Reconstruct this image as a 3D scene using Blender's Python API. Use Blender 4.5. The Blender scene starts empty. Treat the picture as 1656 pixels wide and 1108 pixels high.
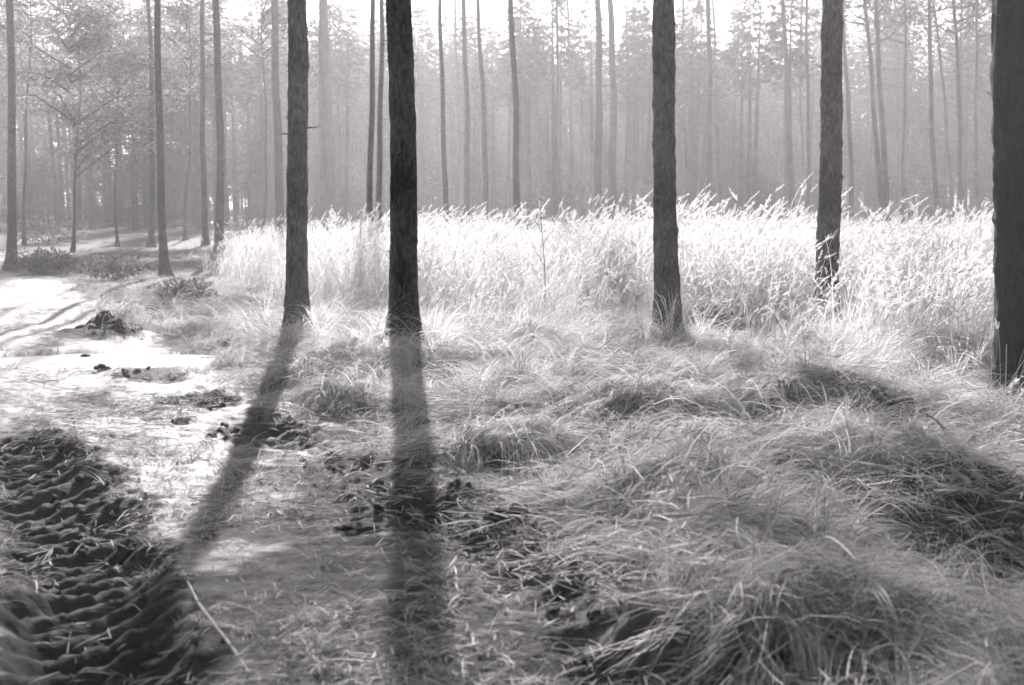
import bpy, math, random
import numpy as np

R = math.radians
scene = bpy.context.scene
COL = scene.collection
random.seed(5)

# ------------------------------------------------------------------ camera, sky, sun, exposure
CAM_H, LENS, F, HORIZON = 1.6, 40.0, 1840.0, 310.0      # F and HORIZON in photograph pixels (1656 wide)
PITCH = math.atan((554.0 - HORIZON) / F)
cam_d = bpy.data.cameras.new('camera')
cam = bpy.data.objects.new('camera', cam_d)
COL.objects.link(cam)
cam.location = (0, 0, CAM_H)
cam.rotation_euler = (math.pi / 2 - PITCH, 0, 0)
cam_d.lens = LENS
cam_d.sensor_width = 36.0
cam_d.clip_start = 0.05
cam_d.clip_end = 3000
cam_d.dof.use_dof = True
cam_d.dof.focus_distance = 11.0
cam_d.dof.aperture_fstop = 2.8
scene.camera = cam

SUN_AZ, SUN_EL = R(-6.0), R(31.0)      # ahead of the camera, a little to the left
TINT = (1.0, 0.945, 0.970)
world = bpy.data.worlds.new('World')
scene.world = world
world.use_nodes = True
wn = world.node_tree
for n in list(wn.nodes):
    wn.nodes.remove(n)
sky = wn.nodes.new('ShaderNodeTexSky')
sky.sky_type = 'NISHITA'
sky.sun_disc = False
sky.sun_elevation = SUN_EL
sky.sun_rotation = SUN_AZ
sky.dust_density = 3.0
bw = wn.nodes.new('ShaderNodeRGBToBW')
tint = wn.nodes.new('ShaderNodeMixRGB')
tint.blend_type = 'MULTIPLY'
tint.inputs[0].default_value = 1.0
tint.inputs[2].default_value = (*TINT, 1)
bg = wn.nodes.new('ShaderNodeBackground')
bg.inputs['Strength'].default_value = 0.05
wout = wn.nodes.new('ShaderNodeOutputWorld')
wn.links.new(sky.outputs[0], bw.inputs[0])
wn.links.new(bw.outputs[0], tint.inputs[1])
wn.links.new(tint.outputs[0], bg.inputs[0])
wn.links.new(bg.outputs[0], wout.inputs[0])

sun_d = bpy.data.lights.new('sun', 'SUN')
sun_d.energy = 5.0
sun_d.angle = R(0.6)
sun_d.color = TINT
sun = bpy.data.objects.new('sun', sun_d)
COL.objects.link(sun)
sun.rotation_euler = (math.pi / 2 - SUN_EL, 0, math.pi - SUN_AZ)
sun.location = (-6, 60, 40)

HAZE_DENSITY, HAZE_ANISO = 0.0034, 0.45
vs = scene.view_settings
vs.view_transform = 'Standard'
vs.look = 'None'
vs.exposure = 1.6
vs.gamma = 1.0
vs.use_curve_mapping = False
cy = scene.cycles
cy.use_denoising = True
cy.denoiser = 'OPENIMAGEDENOISE'
cy.denoising_input_passes = 'RGB_ALBEDO_NORMAL'
cy.denoising_prefilter = 'ACCURATE'
cy.max_bounces = 5
cy.use_adaptive_sampling = True
cy.adaptive_threshold = 0.045
cy.adaptive_min_samples = 24
cy.diffuse_bounces = 2
cy.transmission_bounces = 2
cy.volume_bounces = 0
cy.glossy_bounces = 2
cy.filter_width = 1.6

# ------------------------------------------------------------------ helpers
cp, sp = math.cos(PITCH), math.sin(PITCH)


def ray(px, py):
    u, v = (px - 828.0) / F, (554.0 - py) / F
    return np.array([u, cp + v * sp, -sp + v * cp])


def at(px, py, Y):
    d = ray(px, py)
    return np.array([0, 0, CAM_H]) + d * (Y / d[1])


def gp(px, py, z=0.0):
    d = ray(px, py)
    return np.array([0, 0, CAM_H]) + d * ((z - CAM_H) / d[2])


def hash2(ix, iy, seed):
    h = (ix.astype(np.int64) * 374761393 + iy.astype(np.int64) * 668265263 + seed * 974634777) & 0xFFFFFFFF
    h = ((h ^ (h >> 13)) * 1274126177) & 0xFFFFFFFF
    return ((h ^ (h >> 16)) & 0xFFFF) / 65535.0


def vnoise(x, y, seed=0):
    x, y = np.asarray(x, float), np.asarray(y, float)
    ix, iy = np.floor(x), np.floor(y)
    fx, fy = x - ix, y - iy
    fx, fy = fx * fx * (3 - 2 * fx), fy * fy * (3 - 2 * fy)
    a, b = hash2(ix, iy, seed), hash2(ix + 1, iy, seed)
    c, d = hash2(ix, iy + 1, seed), hash2(ix + 1, iy + 1, seed)
    return (a + (b - a) * fx) * (1 - fy) + (c + (d - c) * fx) * fy


def fbm(x, y, seed=0, octs=4, gain=0.5):
    s, a, t = 0.0, 1.0, 0.0
    for o in range(octs):
        s = s + a * vnoise(x * 2 ** o + 17.3 * o, y * 2 ** o - 9.1 * o, seed + o)
        t += a
        a *= gain
    return s / t


def mesh_np(name, verts, faces, mats=None, smooth=True, mat_idx=None):
    me = bpy.data.meshes.new(name)
    verts = np.asarray(verts, np.float32).reshape(-1, 3)
    faces = np.asarray(faces, np.int32)
    k = faces.shape[1]
    me.vertices.add(len(verts))
    me.vertices.foreach_set('co', verts.ravel())
    me.loops.add(faces.size)
    me.loops.foreach_set('vertex_index', faces.ravel())
    me.polygons.add(len(faces))
    me.polygons.foreach_set('loop_start', np.arange(0, faces.size, k, dtype=np.int32))
    me.polygons.foreach_set('loop_total', np.full(len(faces), k, np.int32))
    if smooth:
        me.polygons.foreach_set('use_smooth', np.ones(len(faces), bool))
    for m in (mats or []):
        me.materials.append(m)
    if mat_idx is not None:
        me.polygons.foreach_set('material_index', np.asarray(mat_idx, np.int32))
    me.update(calc_edges=True)
    return me


class Geo:
    """collects quads"""
    def __init__(self):
        self.v, self.f, self.m, self.n, self.t = [], [], [], 0, []
        self.rng = np.random.default_rng(1)

    def add(self, v, f, m=0, per=4):
        v = np.asarray(v, float).reshape(-1, 3)
        self.t.append(np.repeat(self.rng.random(len(v) // per + 1), per)[:len(v)])
        f = np.asarray(f, int).reshape(-1, 4)
        self.v.append(v)
        self.f.append(f + self.n)
        self.m.append(np.full(len(f), m))
        self.n += len(v)

    def mesh(self, name, mats, smooth=True):
        me = mesh_np(name, np.concatenate(self.v), np.concatenate(self.f), mats, smooth, np.concatenate(self.m))
        a_ = me.attributes.new('tone', 'FLOAT', 'POINT')
        a_.data.foreach_set('value', np.concatenate(self.t).astype(np.float32))
        return me


def ribbons(P, W, side):
    """P (B,S,3) W (B,S) side (B,S,3) -> verts, quads"""
    B, S, _ = P.shape
    a = P - side * W[..., None] * 0.5
    b = P + side * W[..., None] * 0.5
    v = np.stack([a, b], 2).reshape(-1, 3)
    base = (np.arange(B)[:, None] * S + np.arange(S - 1)[None]) * 2
    f = np.stack([base, base + 1, base + 3, base + 2], -1).reshape(-1, 4)
    return v, f


def arcs(rng, root, az, e0, droop, L, S=6, drift=0.3, power=1.3):
    B = len(root)
    t = np.linspace(0, 1, S)
    el = e0[:, None] - droop[:, None] * t[None] ** power
    a = az[:, None] + (rng.normal(0, drift, B)[:, None]) * t[None] ** 2
    d = np.stack([np.cos(el) * np.sin(a), np.cos(el) * np.cos(a), np.sin(el)], -1)
    step = (L / (S - 1))[:, None, None] * d
    P = root[:, None, :] + np.concatenate([np.zeros((B, 1, 3)), np.cumsum(step[:, :-1], 1)], 1)
    # side vector: horizontal, turned at random so blades show varied faces
    tw = rng.uniform(-1, 1, B)[:, None]
    hx, hy = np.cos(a), -np.sin(a)
    side = np.stack([hx, hy, np.zeros_like(hx)], -1)
    nrm = np.cross(d, side)
    side = side * np.cos(tw)[..., None] + nrm * np.sin(tw)[..., None]
    return P, d, side


def tube(path, rad, sides, disp=None):
    """closed-side tube along a path (S,3), rad (S,), optional disp(S,sides)"""
    path = np.asarray(path, float)
    S = len(path)
    t = np.gradient(path, axis=0)
    t /= np.linalg.norm(t, axis=1)[:, None]
    ref = np.where(np.abs(t[:, 2:3]) > 0.9, np.array([[1.0, 0, 0]]), np.array([[0, 0, 1.0]]))
    n1 = np.cross(t, ref)
    n1 /= np.linalg.norm(n1, axis=1)[:, None]
    n2 = np.cross(t, n1)
    th = np.linspace(0, 2 * np.pi, sides, endpoint=False)
    rr = np.asarray(rad)[:, None] * np.ones((1, sides))
    if disp is not None:
        rr = rr + disp
    v = path[:, None] + rr[..., None] * (np.cos(th)[None, :, None] * n1[:, None] + np.sin(th)[None, :, None] * n2[:, None])
    i = np.arange(S - 1)[:, None] * sides
    j = np.arange(sides)[None]
    k = (j + 1) % sides
    f = np.stack([i + j, i + k, i + sides + k, i + sides + j], -1).reshape(-1, 4)
    return v.reshape(-1, 3), f


def link(name, data, parent=None, loc=None, **props):
    o = bpy.data.objects.new(name, data)
    COL.objects.link(o)
    if parent is not None:
        o.parent = parent
    if loc is not None:
        o.location = [float(c) for c in loc]
    for k, v in props.items():
        o[k] = v
    return o


def thing(name, label, cat, loc, group=None):
    o = link(name, None, None, loc, label=label, category=cat)
    if group:
        o['group'] = group
    return o


# ------------------------------------------------------------------ materials (the photograph is black and white: greys only)
def new_mat(name):
    m = bpy.data.materials.new(name)
    m.use_nodes = True
    nt = m.node_tree
    for n in list(nt.nodes):
        nt.nodes.remove(n)
    out = nt.nodes.new('ShaderNodeOutputMaterial')
    return m, nt, out


def N(nt, t, **kw):
    n = nt.nodes.new(t)
    for k, v in kw.items():
        setattr(n, k, v)
    return n


def grey_ramp(nt, src, stops):
    r = N(nt, 'ShaderNodeValToRGB')
    els = r.color_ramp.elements
    while len(els) < len(stops):
        els.new(0.5)
    for e, (p, g) in zip(els, stops):
        e.position = p
        e.color = (g, g, g, 1)
    nt.links.new(src, r.inputs[0])
    return r.outputs[0]


def noise(nt, scale, detail=6.0, rough=0.6, vec=None, dist=0.0):
    n = N(nt, 'ShaderNodeTexNoise')
    n.inputs['Scale'].default_value = scale
    n.inputs['Detail'].default_value = detail
    n.inputs['Roughness'].default_value = rough
    n.inputs['Distortion'].default_value = dist
    if vec is not None:
        nt.links.new(vec, n.inputs['Vector'])
    return n.outputs['Fac']


def leaf_mat(name, lo, hi, trans=0.5, scale=3.0, tcol=None):
    m, nt, out = new_mat(name)
    info = N(nt, 'ShaderNodeObjectInfo')
    tone = N(nt, 'ShaderNodeAttribute', attribute_name='tone')
    tc = N(nt, 'ShaderNodeNewGeometry')
    nz = noise(nt, scale, 1.0, 0.6, tc.outputs['Position'])
    add = N(nt, 'ShaderNodeMath', operation='MULTIPLY_ADD')
    nt.links.new(info.outputs['Random'], add.inputs[0])
    add.inputs[1].default_value = 0.2
    nt.links.new(nz, add.inputs[2])
    add2 = N(nt, 'ShaderNodeMath', operation='MULTIPLY_ADD')
    nt.links.new(tone.outputs['Fac'], add2.inputs[0])
    add2.inputs[1].default_value = 0.55
    nt.links.new(add.outputs[0], add2.inputs[2])
    col = grey_ramp(nt, add2.outputs[0], [(0.5, lo), (1.1, hi)])
    col.node.color_ramp.elements[1].position = 1.0
    d = N(nt, 'ShaderNodeBsdfDiffuse')
    t = N(nt, 'ShaderNodeBsdfTranslucent')
    g = N(nt, 'ShaderNodeBsdfGlossy')
    g.inputs['Roughness'].default_value = 0.5
    g.inputs['Color'].default_value = (0.5, 0.5, 0.5, 1)
    nt.links.new(col, d.inputs[0])
    nt.links.new(col, t.inputs[0])
    mx = N(nt, 'ShaderNodeMixShader')
    mx.inputs[0].default_value = trans
    nt.links.new(d.outputs[0], mx.inputs[1])
    nt.links.new(t.outputs[0], mx.inputs[2])
    mg = N(nt, 'ShaderNodeMixShader')
    mg.inputs[0].default_value = 0.06
    nt.links.new(mx.outputs[0], mg.inputs[1])
    nt.links.new(g.outputs[0], mg.inputs[2])
    nt.links.new(mg.outputs[0], out.inputs[0])
    return m


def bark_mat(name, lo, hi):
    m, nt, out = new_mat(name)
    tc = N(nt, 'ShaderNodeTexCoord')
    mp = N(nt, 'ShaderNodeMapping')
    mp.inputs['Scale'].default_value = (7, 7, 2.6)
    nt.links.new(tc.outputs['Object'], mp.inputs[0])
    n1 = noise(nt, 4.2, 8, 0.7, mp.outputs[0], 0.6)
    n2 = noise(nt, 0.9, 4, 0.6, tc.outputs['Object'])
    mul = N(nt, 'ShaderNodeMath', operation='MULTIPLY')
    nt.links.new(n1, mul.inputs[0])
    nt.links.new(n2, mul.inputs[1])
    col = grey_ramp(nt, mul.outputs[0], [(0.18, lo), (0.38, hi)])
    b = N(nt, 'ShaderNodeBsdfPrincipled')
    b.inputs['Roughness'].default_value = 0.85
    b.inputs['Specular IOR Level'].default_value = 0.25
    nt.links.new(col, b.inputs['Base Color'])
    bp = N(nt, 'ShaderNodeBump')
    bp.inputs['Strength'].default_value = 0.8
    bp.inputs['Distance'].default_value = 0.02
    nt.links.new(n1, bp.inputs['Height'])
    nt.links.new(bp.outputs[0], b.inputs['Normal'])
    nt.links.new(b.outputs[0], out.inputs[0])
    return m


def soil_mat(name):
    m, nt, out = new_mat(name)
    geo = N(nt, 'ShaderNodeNewGeometry')
    at_ = N(nt, 'ShaderNodeAttribute', attribute_name='mud')  # churned mud plus the painted shade of the hollows
    mp = N(nt, 'ShaderNodeMapping')
    mp.inputs['Rotation'].default_value = (0, 0, R(18))
    mp.inputs['Scale'].default_value = (0.6, 1.7, 1)
    nt.links.new(geo.outputs['Position'], mp.inputs[0])
    big = noise(nt, 1.4, 5, 0.6, mp.outputs[0])
    mid = noise(nt, 9.0, 6, 0.65, mp.outputs[0])
    fine = noise(nt, 55.0, 6, 0.75, mp.outputs[0])
    ma = N(nt, 'ShaderNodeMath', operation='MULTIPLY_ADD')
    nt.links.new(mid, ma.inputs[0])
    ma.inputs[1].default_value = 0.9
    nt.links.new(fine, ma.inputs[2])
    mb = N(nt, 'ShaderNodeMath', operation='MULTIPLY_ADD')
    nt.links.new(big, mb.inputs[0])
    mb.inputs[1].default_value = 0.7
    nt.links.new(ma.outputs[0], mb.inputs[2])
    litter = grey_ramp(nt, mb.outputs[0], [(0.85, 0.04), (1.35, 0.38)])
    litter.node.color_ramp.elements[0].position = 0.42
    litter.node.color_ramp.elements[1].position = 0.66
    sc_ = N(nt, 'ShaderNodeMath', operation='MULTIPLY')
    nt.links.new(mb.outputs[0], sc_.inputs[0])
    sc_.inputs[1].default_value = 0.4
    nt.links.new(sc_.outputs[0], litter.node.inputs[0])
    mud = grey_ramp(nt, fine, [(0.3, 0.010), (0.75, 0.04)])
    # ragged edge between churned mud with painted hollow shade and trodden litter
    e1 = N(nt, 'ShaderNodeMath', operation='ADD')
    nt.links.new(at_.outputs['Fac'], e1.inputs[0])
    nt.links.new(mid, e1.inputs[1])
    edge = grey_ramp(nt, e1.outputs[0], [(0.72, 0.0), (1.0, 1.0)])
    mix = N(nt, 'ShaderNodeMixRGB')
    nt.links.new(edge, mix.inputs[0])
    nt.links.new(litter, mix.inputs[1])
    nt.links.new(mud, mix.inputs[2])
    hum_shade = N(nt, 'ShaderNodeAttribute', attribute_name='humus_shade')  # dark soil tone that also carries painted shade
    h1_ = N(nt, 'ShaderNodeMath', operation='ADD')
    nt.links.new(hum_shade.outputs['Fac'], h1_.inputs[0])
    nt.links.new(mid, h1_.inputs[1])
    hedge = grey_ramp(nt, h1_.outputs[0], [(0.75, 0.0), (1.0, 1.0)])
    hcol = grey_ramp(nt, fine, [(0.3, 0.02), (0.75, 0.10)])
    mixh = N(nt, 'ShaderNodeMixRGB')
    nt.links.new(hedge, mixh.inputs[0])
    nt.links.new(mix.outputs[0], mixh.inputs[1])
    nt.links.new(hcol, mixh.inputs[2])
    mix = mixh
    b = N(nt, 'ShaderNodeBsdfPrincipled')
    nt.links.new(mix.outputs[0], b.inputs['Base Color'])
    rr = grey_ramp(nt, mid, [(0.3, 0.44), (0.7, 0.60)])          # wet trodden ground
    rmx = N(nt, 'ShaderNodeMixRGB')
    nt.links.new(hedge, rmx.inputs[0])
    nt.links.new(rr, rmx.inputs[1])
    rmx.inputs[2].default_value = (0.85, 0.85, 0.85, 1)
    rm2 = N(nt, 'ShaderNodeMixRGB')
    nt.links.new(edge, rm2.inputs[0])
    nt.links.new(rmx.outputs[0], rm2.inputs[1])
    rm2.inputs[2].default_value = (0.75, 0.75, 0.75, 1)
    nt.links.new(rm2.outputs[0], b.inputs['Roughness'])
    b.inputs['Specular IOR Level'].default_value = 0.28
    bp = N(nt, 'ShaderNodeBump')
    bp.inputs['Strength'].default_value = 0.7
    bp.inputs['Distance'].default_value = 0.014
    nt.links.new(ma.outputs[0], bp.inputs['Height'])
    nt.links.new(bp.outputs[0], b.inputs['Normal'])
    nt.links.new(b.outputs[0], out.inputs[0])
    return m


def plain_mat(name, lo, hi, scale=12, rough=0.8, bump=0.01):
    m, nt, out = new_mat(name)
    tc = N(nt, 'ShaderNodeTexCoord')
    n = noise(nt, scale, 6, 0.65, tc.outputs['Object'])
    col = grey_ramp(nt, n, [(0.3, lo), (0.7, hi)])
    b = N(nt, 'ShaderNodeBsdfPrincipled')
    nt.links.new(col, b.inputs['Base Color'])
    b.inputs['Roughness'].default_value = rough
    b.inputs['Specular IOR Level'].default_value = 0.3
    bp = N(nt, 'ShaderNodeBump')
    bp.inputs['Distance'].default_value = bump
    nt.links.new(n, bp.inputs['Height'])
    nt.links.new(bp.outputs[0], b.inputs['Normal'])
    nt.links.new(b.outputs[0], out.inputs[0])
    return m


def water_mat():
    m, nt, out = new_mat('puddle_water')
    geo = N(nt, 'ShaderNodeNewGeometry')
    n = noise(nt, 26.0, 2, 0.5, geo.outputs['Position'])
    b = N(nt, 'ShaderNodeBsdfPrincipled')
    b.inputs['Base Color'].default_value = (0.34, 0.34, 0.34, 1)     # pale base stands in for the reflected sky
    b.inputs['Roughness'].default_value = 0.42
    b.inputs['IOR'].default_value = 1.33
    bp = N(nt, 'ShaderNodeBump')
    bp.inputs['Strength'].default_value = 0.2
    bp.inputs['Distance'].default_value = 0.004
    nt.links.new(n, bp.inputs['Height'])
    nt.links.new(bp.outputs[0], b.inputs['Normal'])
    nt.links.new(b.outputs[0], out.inputs[0])
    return m


M_BARK = bark_mat('bark_dark', 0.008, 0.17)
M_BARK_SHADE = bark_mat('bark_shade', 0.004, 0.035)  # near-black bark copy, the edge trunk's backlit shade put into its colour
M_BARK_FAR = bark_mat('bark_grey', 0.05, 0.16)
M_NEEDLE = leaf_mat('needles', 0.03, 0.10, 0.35)
M_LEAF = leaf_mat('broad_leaves', 0.14, 0.38, 0.5)
M_BUSH = leaf_mat('bush_leaves', 0.05, 0.2, 0.4)
M_STRAW = leaf_mat('straw', 0.34, 0.82, 0.58, 1.2)
M_PLUME = leaf_mat('grass_plume', 0.5, 0.85, 0.6, 2.0)
M_TANGLE = leaf_mat('tangled_grass', 0.10, 0.72, 0.5, 2.5)
M_TURF = leaf_mat('short_turf', 0.10, 0.6, 0.45, 4.0)
M_LITTER = leaf_mat('straw_litter', 0.08, 0.5, 0.2, 5.0)
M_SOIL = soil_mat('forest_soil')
M_CLOD = plain_mat('wet_mud', 0.012, 0.05, 14, 0.7, 0.02)
M_STICK = plain_mat('bare_wood', 0.2, 0.42, 25, 0.8, 0.005)
M_TWIG = plain_mat('dead_twig', 0.05, 0.14, 25, 0.9, 0.005)
M_WATER = water_mat()

# ------------------------------------------------------------------ terrain
def poly(pxs):
    return np.array([gp(x, y)[:2] for x, y in pxs])


RUT_NEAR = np.vstack([poly([(-160, 640), (0, 705), (75, 760), (125, 850), (150, 960), (180, 1108)]), [[-0.6, 1.5]]])
RUT_FAR = np.vstack([[[-9.5, 22.0], [-7.0, 17.0], [-4.9, 13.0]], poly([(235, 600), (330, 655), (450, 705), (600, 765), (690, 835), (830, 930), (960, 1060)]), [[0.9, 1.5]]])
PUDDLE = poly([(25, 578), (60, 574), (130, 575), (215, 572), (290, 573), (306, 579), (285, 586), (235, 588), (190, 594), (150, 590), (90, 593), (40, 588)])
PUD_C = PUDDLE.mean(0)


def polydist(x, y, pts):
    """signed distance to a polyline (+ = to the right of travel towards -y) and arc length"""
    best = np.full(np.shape(x), 1e9)
    sgn = np.ones(np.shape(x))
    arc = np.zeros(np.shape(x))
    acc = 0.0
    for (ax, ay), (bx, by) in zip(pts[:-1], pts[1:]):
        dx, dy = bx - ax, by - ay
        L2 = dx * dx + dy * dy
        t = np.clip(((x - ax) * dx + (y - ay) * dy) / L2, 0, 1)
        ex, ey = x - ax - t * dx, y - ay - t * dy
        d = np.hypot(ex, ey)
        m = d < best
        best = np.where(m, d, best)
        sgn = np.where(m, np.sign(dx * ey - dy * ex), sgn)
        arc = np.where(m, acc + t * math.sqrt(L2), arc)
        acc += math.sqrt(L2)
    return best * sgn, arc


def g2(x, y, c, rx, ry=None):
    ry = ry or rx
    return np.exp(-((x - c[0]) / rx) ** 2 - ((y - c[1]) / ry) ** 2)


MOUND_C = gp(172, 548)[:2]
HOLLOW_C = gp(1575, 850)[:2]
BUMPS = [  # (pixel of foot centre, radius x, radius y, height)
    ((805, 745), 0.45, 0.35, 0.10), ((1300, 700), 0.6, 0.5, 0.08), ((980, 800), 0.5, 0.4, 0.05),
    ((1180, 930), 0.6, 0.4, 0.06), ((1450, 760), 0.5, 0.5, 0.10), ((585, 655), 0.5, 0.4, 0.06)]
# hollows under overhanging grass, their shade also painted dark: (pixel, radius in metres, strength)
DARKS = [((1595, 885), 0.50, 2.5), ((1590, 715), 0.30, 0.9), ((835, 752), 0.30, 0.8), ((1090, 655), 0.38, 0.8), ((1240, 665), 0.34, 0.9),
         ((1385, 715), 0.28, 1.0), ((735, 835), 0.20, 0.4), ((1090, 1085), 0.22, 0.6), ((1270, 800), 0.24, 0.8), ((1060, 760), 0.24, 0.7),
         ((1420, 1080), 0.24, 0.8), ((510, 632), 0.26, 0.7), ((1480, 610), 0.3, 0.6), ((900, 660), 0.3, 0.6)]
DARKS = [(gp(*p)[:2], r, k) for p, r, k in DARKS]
BUMPS = [(gp(*p)[:2], a, b, h) for p, a, b, h in BUMPS]


# where the tyres tore the ground open: (pixel, radius in metres, strength)
TORN = [((40, 730), 0.6, 1.0), ((90, 800), 0.7, 1.0), ((110, 900), 0.6, 1.0), ((120, 1000), 0.6, 1.0), ((150, 1100), 0.7, 1.0),
        ((240, 605), 0.5, 0.6), ((320, 650), 0.35, 0.9), ((440, 700), 0.42, 1.0), ((545, 745), 0.30, 0.6), ((600, 800), 0.33, 0.9),
        ((690, 835), 0.36, 1.0), ((800, 870), 0.36, 1.0), ((880, 940), 0.34, 0.8), ((960, 1030), 0.3, 0.5)]
TORN = [(gp(*p)[:2], r, k) for p, r, k in TORN]
PUD_R = (0.92, 0.40)
PUD_Z = -0.012


def terrain(x, y):
    x, y = np.asarray(x, float), np.asarray(y, float)
    far = np.clip((y - 45) / 60, 0, 1)
    z = (fbm(x * 0.35, y * 0.35, 3, 3) - 0.5) * 0.22 + (fbm(x * 1.6, y * 1.6, 9, 3) - 0.5) * 0.07
    z = z + far * (fbm(x * 0.03, y * 0.03, 21, 2) - 0.5) * 1.0
    mud = np.zeros_like(z)
    torn = np.zeros_like(z)
    for c, r, k in TORN:
        torn = np.maximum(torn, k * g2(x, y, c, r))
    torn = np.clip(torn * 1.5, 0, 1)
    for i, pts in enumerate((RUT_NEAR, RUT_FAR)):
        d, arc = polydist(x, y, pts)
        ad = np.abs(d)
        wob = (fbm(x * 2.6, y * 2.6, 31 + i, 3) - 0.5) * 0.30
        hw = 0.30 if i == 0 else 0.19
        core = np.exp(-(np.clip(ad + wob, 0, None) / hw) ** 4)
        edge = np.exp(-((ad + wob - hw - 0.05) / 0.09) ** 2)
        fade = np.clip((19 - y) / 9, 0, 1) * (0.15 + 0.85 * torn)
        c1 = fbm(x * 9, y * 14, 41 + i, 4, 0.65)
        c2 = 1 - np.abs(2 * fbm(x * 17, y * 26, 45 + i, 3, 0.6) - 1)
        lump = np.clip(c1 - 0.36, 0, 1) * 1.6 + np.clip(c2 - 0.5, 0, 1) * 0.6
        tread = np.abs(((arc + d * 0.45 + wob * 0.3) / 0.18) % 1.0 - 0.5) * 2
        tread = np.clip(tread * 1.7 - 0.45, 0, 1) * (0.6 + 0.4 * vnoise(x * 5, y * 5, 47))
        z = z + fade * core * ((fbm(x * 34, y * 34, 49, 3, 0.6) - 0.5) * 0.045)
        z = z + fade * ((-0.17 if i == 0 else -0.10) * core + core * (tread * 0.08 + lump * 0.012) + edge * (lump * (0.05 if i == 0 else 0.09)))
        mud = np.maximum(mud, fade * np.clip(core * (0.95 - 0.12 * tread) + edge * 0.9 * np.clip(c1 * 2 - 0.35, 0, 1), 0, 1))
    bank = np.clip((polydist(x, y, RUT_FAR)[0] - 0.5) / 0.8, 0, 1) * np.clip((13 - y) / 4, 0, 1)
    z = z + bank * ((fbm(x * 1.25, y * 1.25, 161, 2) - 0.5) * 0.55 + (fbm(x * 3.1, y * 3.1, 163, 2) - 0.5) * 0.14)
    hp = g2(x, y, MOUND_C, 0.42, 0.55)
    z = z + hp * (0.08 + 0.20 * fbm(x * 7, y * 7, 61, 4, 0.65))
    mud = np.maximum(mud, hp * 1.2)
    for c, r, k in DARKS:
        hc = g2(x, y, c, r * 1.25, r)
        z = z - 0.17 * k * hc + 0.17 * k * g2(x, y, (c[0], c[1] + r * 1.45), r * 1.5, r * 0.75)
        mud = np.maximum(mud, np.clip(hc * 1.3 * min(1, k), 0, 1))  # shade of the hollow painted in through the mud tone
    for c, a, b, h in BUMPS:
        z = z + h * g2(x, y, c, a, b)
    z = z + 0.05 * (fbm(x * 7, y * 12, 71, 5, 0.6) - 0.5) * np.clip((20 - y) / 10, 0, 1)
    # the puddle basin
    e = ((x - PUD_C[0]) / PUD_R[0]) ** 2 + ((y - PUD_C[1]) / PUD_R[1]) ** 2 + (fbm(x * 4, y * 4, 81, 3) - 0.5) * 2.2
    w = np.clip((9 - e) / 6, 0, 1) * np.clip((PUD_C[1] + 0.6 - y) / 0.4, 0.35, 1)
    z = z * (1 - w) + (0.25 * z + 0.016) * w
    m = np.clip((2.3 - e) / 1.2, 0, 1)
    m = m * m * (3 - 2 * m)
    z = z * (1 - m) + (PUD_Z - 0.03) * m
    mud = np.maximum(mud, 0.45 * m)
    return z, mud


def H(x, y):
    return terrain(x, y)[0]


def h1(x, y):
    return float(terrain(np.array([x]), np.array([y]))[0][0])


def axis(fine_lo, fine_hi, step, lo, hi, grow):
    pts = list(np.arange(fine_lo, fine_hi + 1e-6, step))
    s = step
    while pts[-1] < hi:
        s *= grow
        pts.append(pts[-1] + s)
    s = step
    left = [fine_lo]
    while left[-1] > lo:
        s *= grow
        left.append(left[-1] - s)
    return np.array(left[:0:-1] + pts)


gx = axis(-4.2, 3.0, 0.02, -700, 700, 1.045)
gy = axis(3.0, 9.0, 0.02, -80, 1500, 1.03)
X, Y = np.meshgrid(gx, gy)
Z, MUD_SHADE = terrain(X, Y)
nx, ny = len(gx), len(gy)
i = np.arange(ny - 1)[:, None] * nx + np.arange(nx - 1)[None]
faces = np.stack([i, i + 1, i + nx + 1, i + nx], -1).reshape(-1, 4)
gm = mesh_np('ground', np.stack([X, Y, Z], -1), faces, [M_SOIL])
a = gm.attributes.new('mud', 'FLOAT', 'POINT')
a.data.foreach_set('value', MUD_SHADE.astype(np.float32).ravel())
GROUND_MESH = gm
link('ground', gm, kind='structure')


# puddle water: a level sheet that the basin's bank closes in
th = np.linspace(0, 2 * np.pi, 64, endpoint=False)
pv = np.c_[PUD_C[0] + 1.35 * PUD_R[0] * np.cos(th), PUD_C[1] + 1.3 * PUD_R[1] * np.sin(th), np.full(64, PUD_Z)]
pf = [list(range(64))]
pm = bpy.data.meshes.new('puddle')
pm.from_pydata(pv.tolist(), [], pf)
pm.materials.append(M_WATER)
link('puddle', pm, kind='structure', label='bright still puddle lying in the muddy track', category='puddle')

# ------------------------------------------------------------------ trees
def sprays(rng, c, d, L, W):
    """small needle sprays as flat diamonds: c centres, d directions"""
    B = len(c)
    d = d / np.linalg.norm(d, axis=1)[:, None]
    u = rng.normal(size=(B, 3))
    s = np.cross(d, u)
    s /= np.linalg.norm(s, axis=1)[:, None] + 1e-9
    L, W = L[:, None], W[:, None]
    v = np.stack([c, c + d * L * 0.45 + s * W * 0.5, c + d * L, c + d * L * 0.45 - s * W * 0.5], 1).reshape(-1, 3)
    f = np.arange(B * 4).reshape(-1, 4)
    return v, f


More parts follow.
